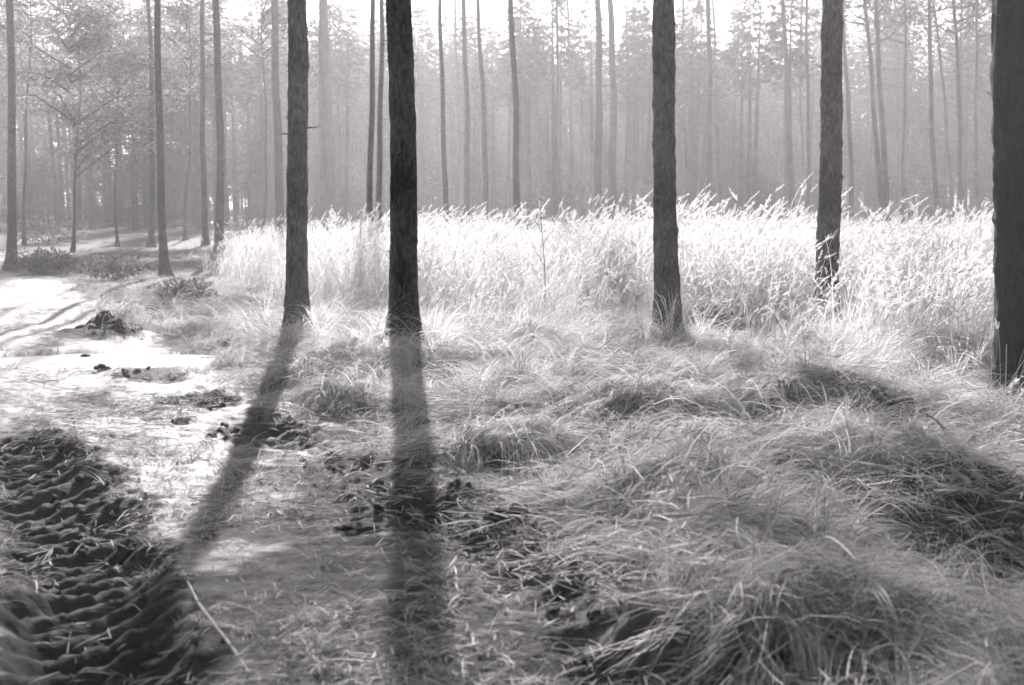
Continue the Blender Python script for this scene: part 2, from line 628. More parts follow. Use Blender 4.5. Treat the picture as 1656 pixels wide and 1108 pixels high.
def pine_crown(seed, h, r, clumps=42, per=70, limb=True):
    rng = np.random.default_rng(seed)
    g = Geo()
    for k in range(clumps):
        t = rng.random() ** 0.8
        z = h * t
        rad = r * (1 - t ** 2.2) ** 0.6 * (0.35 + 0.65 * rng.random())
        a = rng.uniform(0, 2 * np.pi)
        c = np.array([rad * math.cos(a), rad * math.sin(a), z])
        if limb:
            s0 = np.array([0, 0, max(z - 0.35 * rad, -0.5)])
            mid = (s0 + c) / 2 + np.array([0, 0, -0.1 * rad])
            g.add(*tube([s0, mid, c], [0.035, 0.025, 0.01], 4), 1)
        n = per
        q = rng.normal(size=(n, 3)) * np.array([0.42, 0.42, 0.2]) + c - np.array([0, 0, 0.1])
        d = (q - c) + rng.normal(size=(n, 3)) * 0.3 + np.array([math.cos(a), math.sin(a), 0.1]) * 0.3
        g.add(*sprays(rng, q, d, rng.uniform(0.14, 0.30, n), rng.uniform(0.03, 0.075, n)), 0)
    return g.mesh('pine_crown', [M_NEEDLE, M_BARK_FAR], False)


def spruce_geo(seed, h, r, z0, step=0.34, per=7, sp_n=13, L=0.42, W=0.13, trunk=0.11):
    rng = np.random.default_rng(seed)
    g = Geo()
    zs = np.linspace(0, h, 12)
    g.add(*tube(np.c_[zs * 0, zs * 0, zs], trunk * (1 - zs / h) + 0.012, 6), 1)
    z = z0
    while z < h - 0.15:
        t = (z - z0) / (h - z0)
        rl = r * (1 - t) ** 0.85 * (0.55 if t < 0.08 else 1) + 0.12
        a = rng.uniform(0, 2 * np.pi, per)
        ll = rl * rng.uniform(0.6, 1.1, per)
        for k in range(per):
            if rng.random() < 0.12:
                continue
            m = max(4, int(sp_n * ll[k] / r))
            s = rng.uniform(0.15, 1, m) ** 0.8
            base = np.stack([np.cos(a[k]) * s * ll[k], np.sin(a[k]) * s * ll[k], z - 0.30 * s * ll[k] + 0.12 * s ** 2 * ll[k]], -1)
            base += rng.normal(0, 0.07, base.shape)
            d = np.stack([np.cos(a[k] + rng.normal(0, 0.6, m)), np.sin(a[k] + rng.normal(0, 0.6, m)), rng.normal(-0.35, 0.3, m)], -1)
            g.add(*sprays(rng, base, d, rng.uniform(0.6, 1.2, m) * L, rng.uniform(0.6, 1.2, m) * W), 0)
        z += step * rng.uniform(0.75, 1.25)
    return g


def leaf_crown(seed, h, r, n=9000, size=0.075):
    rng = np.random.default_rng(seed)
    g = Geo()
    for k in range(26):
        z = h * (0.05 + 0.95 * rng.random())
        a = rng.uniform(0, 2 * np.pi)
        L = r * rng.uniform(0.4, 1.0) * (1 - 0.5 * z / h)
        tip = np.array([L * math.cos(a), L * math.sin(a), z + 0.15 * L])
        g.add(*tube([[0, 0, z - 0.3 * L], tip * [0.5, 0.5, 1] - [0, 0, 0.03 * L], tip], [0.022, 0.014, 0.004], 4), 1)
        m = n // 26
        s = rng.uniform(0.25, 1.05, m)
        c = np.stack([tip[0] * s, tip[1] * s, (z - 0.3 * L) + (0.45 * L) * s], -1) + rng.normal(size=(m, 3)) * [0.2, 0.2, 0.06]
        d = rng.normal(size=(m, 3)) * [1, 1, 0.25]
        g.add(*sprays(rng, c, d, rng.uniform(0.7, 1.3, m) * size, rng.uniform(0.5, 0.8, m) * size), 0)
    return g.mesh('leaf_crown', [M_LEAF, M_BARK_FAR], False)


CROWNS = [pine_crown(11, 6.0, 1.5, 9, 45), pine_crown(12, 5.0, 1.3, 8, 45), pine_crown(13, 6.0, 2.3, 20, 65)]
LOW_CROWNS = [pine_crown(21, 9.0, 2.2, 60, 80), pine_crown(22, 8.0, 1.9, 50, 80)]


def trunk_mesh(name, base, top, r0, height, detail, seed, mat, bulges=(), flare=0.5, whorls=0.5, bend=0.0):
    """a tapered bark-covered trunk in coordinates local to its foot"""
    rng = np.random.default_rng(seed)
    if detail == 2:
        zs = np.concatenate([np.arange(-0.25, 4.6, 0.022), np.linspace(4.7, height, 30)])
        sides = 48
    elif detail == 1:
        zs = np.concatenate([np.arange(-0.25, 1.0, 0.07), np.arange(1.0, 8.0, 0.12), np.linspace(8.2, height, 16)])
        sides = 18
    else:
        zs = np.concatenate([np.linspace(-0.3, 12, 40), np.linspace(12.5, height, 8)])
        sides = 10
    t = np.clip(zs / height, 0, 1)
    lean = (top - base)[:2] / (top - base)[2]
    path = np.stack([lean[0] * zs, lean[1] * zs, zs], -1)
    ph = rng.uniform(0, 6.28, 2)
    path[:, 0] += bend * np.sin(zs * 0.55 + ph[0]) - bend * math.sin(ph[0])
    path[:, 0] += 0.25 * bend * np.sin(zs * 1.9 + ph[1]) - 0.25 * bend * math.sin(ph[1])
    rad = r0 * (1 - 0.85 * t ** 0.9) * (1 + flare * np.exp(-np.clip(zs, 0, None) / 0.26))
    th = np.linspace(0, 2 * np.pi, sides, endpoint=False)
    A, ZZ = np.meshgrid(th, zs)
    cx_, sx_ = np.cos(A) * 2.2, np.sin(A) * 2.2
    n = fbm(cx_ * 1.2 + ZZ * 1.3, sx_ * 1.2 + ZZ * 0.9, seed, 2) - 0.5
    disp = r0 * 0.10 * n
    disp = disp + r0 * 0.35 * flare * np.exp(-np.clip(ZZ, 0, None) / 0.22) * np.cos(A * 4 + ph[0])
    if detail == 2:
        u = A / (2 * np.pi) * 26
        fl = fbm(u * 0.8 + 0.9 * vnoise(ZZ * 6, A * 0, seed + 3), ZZ * 6.5, seed + 5, 4, 0.6)
        cw = np.minimum(A, 2 * np.pi - A) / 0.3
        disp = disp + np.clip(cw, 0, 1) * (np.clip(fl - 0.40, 0, 1) - 0.12) * 0.036
        if whorls:
            wz_ = (ZZ / whorls + 0.5 * np.sin(ZZ * 1.7 + seed) + 0.2 * vnoise(A * 1.5, ZZ * 0 + 2, seed))
            ring = np.exp(-(((wz_ % 1.0) - 0.5) / 0.06) ** 2)
            disp = disp + ring * r0 * 0.11 * (0.0 + vnoise(A * 2, np.floor(wz_), seed + 8))
    for (bz, ba, amt, sz, sa) in bulges:
        da = (A - ba + np.pi) % (2 * np.pi) - np.pi
        disp = disp + amt * np.exp(-((ZZ - bz) / sz) ** 2 - (da / sa) ** 2)
    v, f = tube(path, rad, sides, disp)
    return mesh_np(name, v, f, [mat]), path, rad


def stub_mesh(L, r, up, seed):
    rng = np.random.default_rng(seed)
    s = np.linspace(0, 1, 6)
    p = np.stack([s * L, 0.12 * L * np.sin(s * 3 + seed), up * s * L + 0.06 * L * rng.normal(size=6) * s], -1)
    v, f = tube(p, r * (1 - 0.75 * s), 6)
    return mesh_np('branch_stub', v, f, [M_TWIG])


STUBS = [stub_mesh(0.16, 0.012, 0.1, 1), stub_mesh(0.10, 0.014, 0.4, 2), stub_mesh(0.22, 0.010, -0.2, 3)]
DEAD = [stub_mesh(0.9, 0.012, 0.25, 4), stub_mesh(1.3, 0.013, -0.15, 5), stub_mesh(0.6, 0.010, 0.1, 6)]
tree_no = [0]


def tree(label, px0, px1, dist, dia_px, height=20.0, crown=None, crown_z=13.0, detail=0, bulges=(), bend=0.03, group=None,
         stubs=(), dead=0, mat=None, flare=0.85, whorls=0.5, top_cut=None, name='pine_tree', crown_scale=1.0):
    """px0/px1: photograph column at the top edge / at the horizon; dist: metres ahead; dia_px: trunk width at eye height"""
    tree_no[0] += 1
    s = 100 + tree_no[0]
    rng = random.Random(s)
    e = at(px1, HORIZON, dist)
    up = at(px0, 0, dist)
    lean = (up[0] - e[0]) / (up[2] - e[2])
    bx = e[0] - lean * e[2]
    bz = h1(bx, dist)
    base = np.array([bx, dist, bz])
    dia = dia_px * dist / F
    r0 = dia / 2 * 1.06
    top = base + np.array([lean, rng.uniform(-0.015, 0.015), 1.0])
    root = thing(name, label, 'tree', base, group)
    me, path, rad = trunk_mesh('trunk', base, top, r0, height, detail, s, mat or (M_BARK if detail == 2 else M_BARK_FAR), bulges, flare, whorls, bend)
    link('trunk', me, root)
    if crown is not None:
        k = int(np.argmin(np.abs(path[:, 2] - crown_z)))
        c = link('crown', crown, root, path[k])
        c.rotation_euler = (0, 0, rng.uniform(0, 6.28))
        fz = (height + 0.4 - crown_z) / max(v.co.z for v in crown.vertices)
        c.scale = (crown_scale, crown_scale, fz)
    if detail == 2:
        stubs = list(stubs) + [(rng.uniform(0.8, 4.2), rng.choice([0, PI]) + rng.uniform(-0.8, 0.8), rng.randrange(3), rng.uniform(0.25, 0.6)) for _ in range(9)]
    for (z, ang, kind, sc) in stubs:
        k = int(np.argmin(np.abs(path[:, 2] - z)))
        o = link('branch_stub', STUBS[kind], root, path[k] + np.array([math.cos(ang), math.sin(ang), 0]) * rad[k] * 0.85)
        o.rotation_euler = (0, 0, ang)
        o.scale = (sc, sc, sc)
    for j in range(dead):
        z = rng.uniform(3.0, 8.5)
        ang = rng.choice([0, math.pi]) + rng.uniform(-0.9, 0.9)
        k = int(np.argmin(np.abs(path[:, 2] - z)))
        o = link('dead_branch', DEAD[rng.randrange(3)], root, path[k] + np.array([math.cos(ang), math.sin(ang), 0]) * rad[k] * 0.6)
        o.rotation_euler = (rng.uniform(-0.3, 0.3), 0, ang)
        sc = rng.uniform(0.6, 1.3)
        o.scale = (sc, sc, sc)
    return root


PI = math.pi
# the five dark trunks close by
tree('dark straight trunk with short stub branches, growing at the edge of the muddy track', 474, 478, 12.0, 33, 22, CROWNS[2], 14, 2,
     bend=0.03, stubs=[(2.28, 0.05, 0, 1.0), (2.22, 3.2, 0, 0.8), (2.36, 2.9, 1, 0.7), (3.3, 0.4, 1, 0.6), (1.2, 2.6, 1, 0.5), (2.9, -2.6, 1, 0.6)], group='dark trunks close by')
tree('thick dark trunk with a bulging knot on one side near its top', 648, 651, 10.9, 43, 22, CROWNS[0], 14.5, 2,
     bulges=[(2.95, 0.0, 0.020, 0.35, 1.1), (3.35, PI, 0.010, 0.3, 0.8), (3.1, 0.3, 0.014, 0.10, 0.5)], bend=0.035, whorls=0.0, stubs=[(0.95, 3.6, 1, 0.5), (2.5, 0.1, 1, 0.4)], group='dark trunks close by')
tree('dark trunk with raised rings, pale plumes before its foot, amid the bright grass', 1081, 1080, 12.0, 38, 22, CROWNS[1], 14, 2,
     bend=0.025, whorls=0.42, stubs=[(2.6, 0.2, 1, 0.5), (1.9, 3.3, 1, 0.5)], group='dark trunks close by')
tree('dark trunk standing deep in the tall bright grass, plumes crossing its foot', 1341, 1338, 13.4, 36, 22, CROWNS[2], 14, 2,
     bend=0.03, whorls=0.55, stubs=[(2.2, 0.3, 1, 0.6), (2.9, 3.0, 1, 0.5)], group='dark trunks close by')
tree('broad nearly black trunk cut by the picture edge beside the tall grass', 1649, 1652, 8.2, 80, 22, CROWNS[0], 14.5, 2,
     bend=0.01, whorls=0.5, mat=M_BARK_SHADE, stubs=[(2.4, 2.9, 1, 0.6)], group='dark trunks close by')

# trunks standing further back, at the left of the track
tree('grey trunk at the far edge of the clearing, outermost on the track side', 14, 17, 24.0, 14, 19, CROWNS[0], 12.5, 1, bend=0.03, dead=7, group='misty trunks behind the track')
tree('slim crooked trunk leaning outward, its foot bare of tall grass by the track', 249, 262, 22.5, 12.5, 18, CROWNS[1], 12, 1, bend=0.05, dead=5, group='misty trunks behind the track')
tree('faint thin trunk just behind the slim crooked trunk by the track', 238, 243, 33, 8.5, 18, CROWNS[1], 12, 0, bend=0.05, group='misty trunks behind the track')
tree('thin pale grey trunk standing beside a slightly thicker leaning one behind the track', 325, 331, 33, 9, 19, CROWNS[0], 13, 0, bend=0.04, dead=3, group='misty trunks behind the track')
tree('grey leaning trunk rising out of plumes where the tall grass meets the track', 343, 352, 27, 13.5, 20, CROWNS[1], 13.5, 1, bend=0.06, dead=3, group='misty trunks behind the track')
tree('faint misty trunk close beside the dark trunk with stub branches', 448, 452, 38, 15, 21, CROWNS[0], 14, 0, bend=0.05, group='misty trunks behind the track')

# trunks in the mist behind the tall grass: (column at top, column at horizon, distance, width px, crown?)
ORD = ['first', 'second', 'third', 'fourth', 'fifth', 'sixth', 'seventh', 'eighth', 'ninth', 'tenth', 'eleventh', 'twelfth', 'thirteenth', 'fourteenth', 'fifteenth', 'sixteenth']
GAPS = [
    ('the stub-branched trunk', 'the bulging trunk', [
        (523, 529, 41, 13, 0), (531, 536, 44, 12, 0), (596, 598, 29, 10.5, 3), (609, 611, 30.5, 10, 3)]),
    ('the bulging trunk', 'the ringed trunk', [
        (718, 719, 31, 9, 3), (737, 741, 56, 5.5, 0), (749, 752, 39, 9.5, 0), (773, 782, 40, 9, 0), (821, 833, 30.5, 12, 3),
        (898, 898, 47, 6.5, 0), (919, 922, 62, 6, 0), (962, 967, 41, 13, 0), (985, 988, 45, 14, 0), (1013, 1016, 66, 5, 0), (1025, 1028, 70, 5, 0)]),
    ('the ringed trunk', 'the grass-sunk trunk', [
        (1105, 1110, 58, 7, 0), (1142, 1147, 44, 10, 0), (1153, 1167, 60, 6, 0), (1186, 1190, 66, 5, 0), (1261, 1280, 46, 10.5, 0), (1296, 1299, 60, 6, 0), (1306, 1305, 48, 7, 0)]),
    ('the grass-sunk trunk', 'the black trunk', [
        (1364, 1375, 46, 8, 1), (1397, 1427, 44, 9, 1), (1422, 1433, 43, 10, 1), (1447, 1450, 62, 5, 2), (1459, 1461, 50, 7, 2), (1499, 1515, 45, 9, 1),
        (1508, 1538, 52, 6, 0), (1540, 1552, 46, 8, 2), (1555, 1560, 60, 5, 2), (1580, 1582, 52, 6, 1)]),
]
rng0 = random.Random(3)
for A_, B_, rows in GAPS:
    for k, (p0, p1, d, w, cr) in enumerate(rows):
        tone = 'leaning' if abs(p1 - p0) > 9 else ('slim' if w < 7 else 'upright')
        lab = f'{tone} misty trunk, {ORD[k]} from the left between {A_} and {B_}'
        if cr == 3:  # crown above the view, thickened and placed to shade foreground and near air
            tree(lab, p0, p1, d, w, 18, CROWNS[2], 14.2, 0, bend=0.06, group='misty trunks behind the tall grass', dead=2)
        elif cr:
            tree(lab, p0, p1, d, w, 17 + rng0.random() * 3, LOW_CROWNS[cr - 1], 7.2 + rng0.random() * 1.5, 0, bend=0.06, group='misty trunks behind the tall grass', dead=3)
        else:
            tree(lab, p0, p1, d, w, 21 + rng0.random() * 3, CROWNS[k % 2], 15, 0, bend=0.06, group='misty trunks behind the tall grass', dead=2 if w > 8 else 0)

# small leafy trees in the mist at the left
LC = [leaf_crown(31, 3.4, 2.0), leaf_crown(32, 4.2, 2.2)]
for lab, px, d, hgt, cz, k in [
        ('low young leafy tree with pale layered sprays behind the outermost grey trunk', 118, 30, 6.6, 2.2, 1),
        ('young leafy tree whose pale leaves hang above the gap behind the track', 190, 34, 8.0, 3.6, 0),
        ('tall young leafy tree, pale leaves beside the thin grey leaning pair of trunks', 300, 38, 9.5, 4.6, 1),
        ('leafy tree with pale leaves high behind the stub-branched trunk', 425, 42, 11.0, 6.4, 0),
        ('leafy tree at the picture edge with pale leaves high over the outermost trunk', 40, 33, 10.0, 5.8, 1)]:
    tree(lab, px, px, d, 4.5, hgt, LC[k], cz, 0, bend=0.10, group='young leafy trees in the mist', name='leafy_tree', crown_scale=1.5)

# individual far spruces whose tips stand out against the sky
def mesh_spruce(seed, h, r, z0):
    g = spruce_geo(seed, h, r, z0)
    m = np.concatenate(g.m)
    V, Fc = np.concatenate(g.v), np.concatenate(g.f)
    nt_ = 12 * 6
    tr = mesh_np('trunk', V[:nt_], Fc[m == 1], [M_BARK_FAR])
    cr = mesh_np('crown', V[nt_:], Fc[m == 0] - nt_, [M_NEEDLE], False)
    return tr, cr


SPR = [mesh_spruce(41, 14, 2.3, 1.6), mesh_spruce(42, 14, 1.9, 2.0)]
for lab, px, ty, d, k in [
        ('pointed spruce tip against the bright sky, nearer the ringed trunk', 1182, 52, 92, 1),
        ('pointed spruce tip against the bright sky, nearer the grass-sunk trunk', 1240, 42, 90, 0),
        ('pointed spruce tip against the bright sky between bulging and ringed trunks', 868, 40, 95, 1),
        ('broad spruce tip just beside the ringed trunk against the bright sky', 1040, 55, 88, 0)]:
    b = at(px, HORIZON, d)
    top = at(px, ty, d)[2]
    z = h1(b[0], d)
    o = thing('spruce_tree', lab, 'tree', (b[0], d, z - 0.1), 'far spruces against the sky')
    s = (top - z) / 14
    t = link('trunk', SPR[k][0], o)
    c = link('crown', SPR[k][1], o)
    t.scale = c.scale = (s, s, s)
    c.rotation_euler = t.rotation_euler = (0, 0, px)

# ------------------------------------------------------------------ instancing of uncountable stuff
def scatter(name, protos, pts, rot, scl, idx, label, cat):
    pc = bpy.data.collections.new(name + '_kinds')
    for k, me in enumerate(protos):
        pc.objects.link(bpy.data.objects.new(f'{name}_{k:02d}', me))
    me = bpy.data.meshes.new(name)
    n = len(pts)
    me.vertices.add(n)
    me.vertices.foreach_set('co', np.asarray(pts, np.float32).ravel())
    for nm, tp, arr, key in (('rot', 'FLOAT_VECTOR', rot, 'vector'), ('scl', 'FLOAT_VECTOR', scl, 'vector'), ('idx', 'INT', idx, 'value')):
        at_ = me.attributes.new(nm, tp, 'POINT')
        at_.data.foreach_set(key, np.asarray(arr, np.int32 if tp == 'INT' else np.float32).ravel())
    ng = bpy.data.node_groups.new(name, 'GeometryNodeTree')
    ng.interface.new_socket('Geometry', in_out='INPUT', socket_type='NodeSocketGeometry')
    ng.interface.new_socket('Geometry', in_out='OUTPUT', socket_type='NodeSocketGeometry')
    gi, go = ng.nodes.new('NodeGroupInput'), ng.nodes.new('NodeGroupOutput')
    ci = ng.nodes.new('GeometryNodeCollectionInfo')
    ci.inputs['Collection'].default_value = pc
    ci.inputs['Separate Children'].default_value = True
    ci.inputs['Reset Children'].default_value = True
    ip = ng.nodes.new('GeometryNodeInstanceOnPoints')
    ip.inputs['Pick Instance'].default_value = True

    def attr(nm, tp):
        a_ = ng.nodes.new('GeometryNodeInputNamedAttribute')
        a_.data_type = tp
        a_.inputs['Name'].default_value = nm
        return a_.outputs['Attribute']
    ng.links.new(gi.outputs[0], ip.inputs['Points'])
    ng.links.new(ci.outputs[0], ip.inputs['Instance'])
    ng.links.new(attr('idx', 'INT'), ip.inputs['Instance Index'])
    ng.links.new(attr('rot', 'FLOAT_VECTOR'), ip.inputs['Rotation'])
    ng.links.new(attr('scl', 'FLOAT_VECTOR'), ip.inputs['Scale'])
    ng.links.new(ip.outputs[0], go.inputs[0])
    o = link(name, me, kind='stuff', label=label, category=cat)
    md = o.modifiers.new('scatter', 'NODES')
    md.node_group = ng
    return o


def rot_z(rng, n, tilt=0.0):
    return np.stack([rng.normal(0, tilt, n) if tilt else np.zeros(n), rng.normal(0, tilt, n) if tilt else np.zeros(n), rng.uniform(0, 2 * np.pi, n)], -1)


# the far wood: spruces that merge into one mass in the mist
rng = np.random.default_rng(77)
protos = []
for k in range(4):
    g = spruce_geo(50 + k, 13.0, 2.2 + 0.25 * k, 2.3 if k % 2 else 1.6, trunk=0.13)
    protos.append(g.mesh('far_spruce', [M_NEEDLE, M_BARK_FAR], False))
protos.append(spruce_geo(61, 13.0, 2.7, 0.35, trunk=0.13).mesh('far_spruce', [M_NEEDLE, M_BARK_FAR], False))
protos.append(spruce_geo(60, 13.0, 1.5, 8.0, trunk=0.15).mesh('far_pole_spruce', [M_NEEDLE, M_BARK_FAR], False))
P, S, I = [], [], []


def wood(n, px_lo, px_hi, d_lo, d_hi, h_lo, h_hi, kinds):
    for _ in range(n):
        d = rng.uniform(d_lo, d_hi)
        px = rng.uniform(px_lo, px_hi)
        b = at(px, HORIZON, d)
        P.append((b[0], d, h1(b[0], d) - 0.1))
        s = rng.uniform(h_lo, h_hi) / 13.0
        S.append((s ** 0.5, s ** 0.5, s))
        I.append(rng.choice(kinds))


wood(170, -600, 480, 64, 100, 10.5, 14.5, [0, 1, 2, 3, 4])
wood(110, -600, 470, 46, 74, 9, 12, [5])
wood(30, 400, 640, 76, 110, 12.5, 15.0, [0, 1, 2, 3])
wood(150, 430, 1000, 76, 116, 11.0, 14.0, [0, 1, 2, 3, 4, 4])
wood(130, 980, 1330, 80, 116, 9.5, 12.3, [0, 1, 2, 3, 4, 4])
wood(150, 1290, 2250, 76, 112, 12.5, 17.0, [0, 1, 2, 3, 4])
wood(90, 1250, 2250, 64, 95, 10, 13, [5])
wood(150, 480, 1290, 62, 100, 9.0, 12.0, [5])
wood(26, 480, 1290, 50, 60, 9.5, 11.5, [5])
wood(130, 250, 2600, 112, 160, 11, 14, [0, 1, 2, 3, 4])
for _ in range(280):                     # waist-high young spruces along the foot of the wood
    d = rng.uniform(50, 74)
    px = rng.uniform(-150, 1750)
    b = at(px, HORIZON, d)
    P.append((b[0], d, h1(b[0], d) - 0.1))
    sz_ = rng.uniform(1.2, 3.2) / 13.0
    S.append((sz_ * 2.2, sz_ * 2.2, sz_))
    I.append(4)
scatter('far_wood', protos, P, rot_z(rng, len(P), 0.02), S, I, 'grey wood of spruces merging in the mist behind the clearing', 'wood')

# ------------------------------------------------------------------ grasses
def tall_clump(seed, n=20, rad=0.42):
    rng = np.random.default_rng(seed)
    g = Geo()
    a0 = rng.uniform(0, 6.28, n)
    rr = rad * np.sqrt(rng.random(n))
    root = np.stack([rr * np.cos(a0), rr * np.sin(a0), np.full(n, -0.02)], -1)
    az = rng.normal(1.4, 1.0, n)                     # the wind has combed them to one side
    L = rng.uniform(0.6, 1.42, n)
    e0 = R(84) - np.abs(rng.normal(0.05, 0.20, n))
    Pt, d, side = arcs(rng, root, az, e0, rng.uniform(0.1, 1.0, n), L, 7, 0.2, 2.2)
    W = np.full((n, 7), 0.0048) * np.linspace(1.2, 0.6, 7)
    g.add(*ribbons(Pt, W, side), 0, 14)
    # plumes
    m = 38
    for k in range(n):
        if rng.random() < 0.22:
            continue
        t = rng.uniform(0, 1, m)
        pl = rng.uniform(0.18, 0.36)
        tip, td = Pt[k, -1], d[k, -2]
        dr = td + np.array([0, 0, -0.35])
        c = tip[None] - td[None] * (0.05) + dr[None] * (t[:, None] * pl)
        sd = dr[None] * 0.9 + rng.normal(size=(m, 3)) * 0.17
        g.add(*sprays(rng, c, sd, (0.062 - 0.032 * t) * rng.uniform(0.8, 1.2, m), np.full(m, 0.008)), 1)
    # arching leaves
    nl = n * 2
    src = rng.integers(0, n, nl)
    lv = rng.integers(0, 5, nl)
    rt = Pt[src, lv]
    Lf = rng.uniform(0.30, 0.6, nl)
    Pl, dl, sl = arcs(rng, rt, rng.normal(1.2, 1.5, nl), rng.uniform(0.5, 1.35, nl), rng.uniform(0.8, 2.2, nl), Lf, 5, 0.4)
    g.add(*ribbons(Pl, np.full((nl, 5), 0.0055) * np.array([1, 1, .85, .55, .1]), sl), 0, 10)
    return g.mesh('tall_grass_clump', [M_STRAW, M_PLUME])


def tangle_clump(seed, n=80, rad=0.20, L=(0.35, 0.95), e=(0.5, 1.35), dr=(1.2, 2.6), bias=1.3, spread=1.3, w=0.0085, mat=None, S=7, drift=0.7, lock=7):
    """long blades gathered in locks that bend over together"""
    rng = np.random.default_rng(seed)
    nl = max(2, n // lock)
    k = rng.integers(0, nl, n)

    def lk(lo, hi, jit):
        return rng.uniform(lo, hi, nl)[k] + rng.normal(0, jit, n)
    a0 = rng.uniform(0, 6.28, nl)[k]
    rr = rad * np.sqrt(rng.random(nl))[k]
    root = np.stack([rr * np.cos(a0), rr * np.sin(a0), np.full(n, -0.03)], -1)
    root[:, :2] += rng.normal(0, 0.025, (n, 2))
    az = rng.normal(bias, spread, nl)[k] + rng.normal(0, 0.18, n)
    Pt, d, side = arcs(rng, root, az, lk(*e, 0.10), lk(*dr, 0.15), np.clip(lk(*L, 0.06), 0.03, None), S, drift * 0.5)
    W = w * rng.uniform(0.5, 1.3, n)[:, None] * np.linspace(1, 0.15, S)[None]
    g = Geo()
    g.add(*ribbons(Pt, W, side), 0, 2 * S)
    return g.mesh('grass_clump', [mat or M_TANGLE])


def track_q(x, y):
    d1, _ = polydist(x, y, RUT_NEAR)
    d2, _ = polydist(x, y, RUT_FAR)
    return d1, d2


def tall_ok(x, y):
    """0..1 density of the tall grass"""
    left = x - (-1.6 - (y - 12.5) * 0.44) + (vnoise(x * 0.7, y * 0.7, 91) - 0.5) * 1.6
    start = 11.6 - np.clip((x - 2.2) * 1.2, 0, 2.8) + (vnoise(x * 0.9, y * 0.9, 92) - 0.5) * 1.6
    front = y - start
    gap = np.clip(1 - 1.3 * g2(x, y, (3.38, 12.3), 0.42, 0.8) - 1.3 * g2(x, y, (1.68, 12.3), 0.4, 0.8), 0, 1)
    return gap * np.clip(left / 1.5, 0, 1) * np.clip(front / 3.2, 0, 1) * np.clip((30 - y) / 6, 0, 1)


rng = np.random.default_rng(8)
TALL = [tall_clump(200 + k) for k in range(7)]
n = 12000
y = 9 + 22 * rng.random(n) ** 1.05
x = rng.uniform(-0.56, 0.62, n) * (y + 2)
keep = rng.random(n) < tall_ok(x, y) * np.clip(1.15 - (y - 10) / 60, 0.4, 1) * 0.8
x, y = x[keep], y[keep]
n = len(x)
sz = 0.46 + 0.62 * fbm(x * 0.55, y * 0.55, 95, 3) + np.clip(rng.normal(0, 0.16, n), -0.3, 0.40)
sz *= np.clip(0.52 + (tall_ok(x, y)) * 0.6, 0, 1.02)
sz *= 1 - np.clip((y - 13) / 60, 0, 0.25)
rz = np.stack([rng.normal(0, 0.05, n), rng.normal(0, 0.05, n), rng.normal(0, 0.6, n)], -1)
scatter('tall_grass', TALL, np.stack([x, y, H(x, y)], -1), rz, np.stack([sz * 1.1, sz * 1.1, sz], -1), rng.integers(0, 7, n),
        'field of tall bright grass with feathery plumes filling the clearing', 'grass')
print('tall clumps', n)

TANG = [tangle_clump(300 + k) for k in range(8)]
n = 9500
y = 3.0 + 14 * rng.random(n) ** 1.2
x = rng.uniform(-0.52, 0.56, n) * (y + 0.8)
d1, d2 = track_q(x, y)
verge = np.clip((d2 - 0.38) / 0.55, 0, 1) + np.clip((-d1 - 1.2) / 0.8, 0, 1) * 0.6
verge *= np.clip(fbm(x * 1.25, y * 1.25, 161, 2) * 3.2 - 0.75, 0.12, 1)
hol = np.zeros_like(x)
for c, r, k in DARKS:
    hol = np.maximum(hol, min(1, k + 0.3) * g2(x, y, (c[0], c[1] - 0.25 * r), r * 1.4, r * 1.25))
keep = (rng.random(n) < np.clip(verge, 0, 1) * 0.55) & (hol < 0.4)
x, y = x[keep], y[keep]
d2 = d2[keep]
n = len(x)
sz = (0.35 + 0.75 * fbm(x * 0.9, y * 0.9, 98, 2)) * np.clip(0.45 + d2 * 0.4, 0.4, 1.05)
rz = np.stack([rng.normal(0, 0.12, n), rng.normal(0, 0.12, n), rng.normal(0, 0.5, n) + 2.5 * (fbm(x * 0.8, y * 0.8, 99, 2) - 0.5) * 2], -1)
scatter('tangled_grass', TANG, np.stack([x, y, H(x, y)], -1), rz, np.stack([sz, sz, sz * rng.uniform(0.4, 0.9, n)], -1), rng.integers(0, 8, n),
        'tangle of long collapsed grass between the track and the tall grass', 'grass')
print('tangle clumps', n)

PALE = [tangle_clump(350 + k, 70, 0.22, (0.4, 1.0), (0.7, 1.45), (0.8, 2.2), 1.3, 1.2, 0.008, M_STRAW) for k in range(5)]
n = 6500
y = 7.2 + 7.5 * rng.random(n)
x = rng.uniform(-0.26, 0.6, n) * (y + 0.5)
st = 12.6 - np.clip((x - 2.2) * 1.3, 0, 3.0)
pr = np.clip((y - (st - 4.6)) / 2.4, 0, 1) * np.clip((st + 1.6 - y) / 1.0, 0, 1) * np.clip((x + 2.3 - (y - 11) * -0.3) / 0.8, 0, 1)
pr *= np.clip(fbm(x * 1.0, y * 1.0, 151, 3) * 2.4 - 0.55, 0.1, 1)
hol = np.zeros_like(x)
for c, r, k in DARKS:
    hol = np.maximum(hol, min(1, k + 0.3) * g2(x, y, (c[0], c[1] - 0.25 * r), r * 1.4, r * 1.25))
keep = (rng.random(n) < pr * 0.6) & (hol < 0.35)
x, y = x[keep], y[keep]
n = len(x)
sz = 0.40 + 0.6 * fbm(x, y, 152, 2)
rz = np.stack([rng.normal(0, 0.1, n), rng.normal(0, 0.1, n), rng.normal(0, 0.6, n)], -1)
scatter('pale_grass', PALE, np.stack([x, y, H(x, y)], -1), rz, np.stack([sz, sz, sz * rng.uniform(0.6, 1.0, n)], -1), rng.integers(0, 5, n),
        'pale sunlit half-fallen grass at the front of the tall field', 'grass')

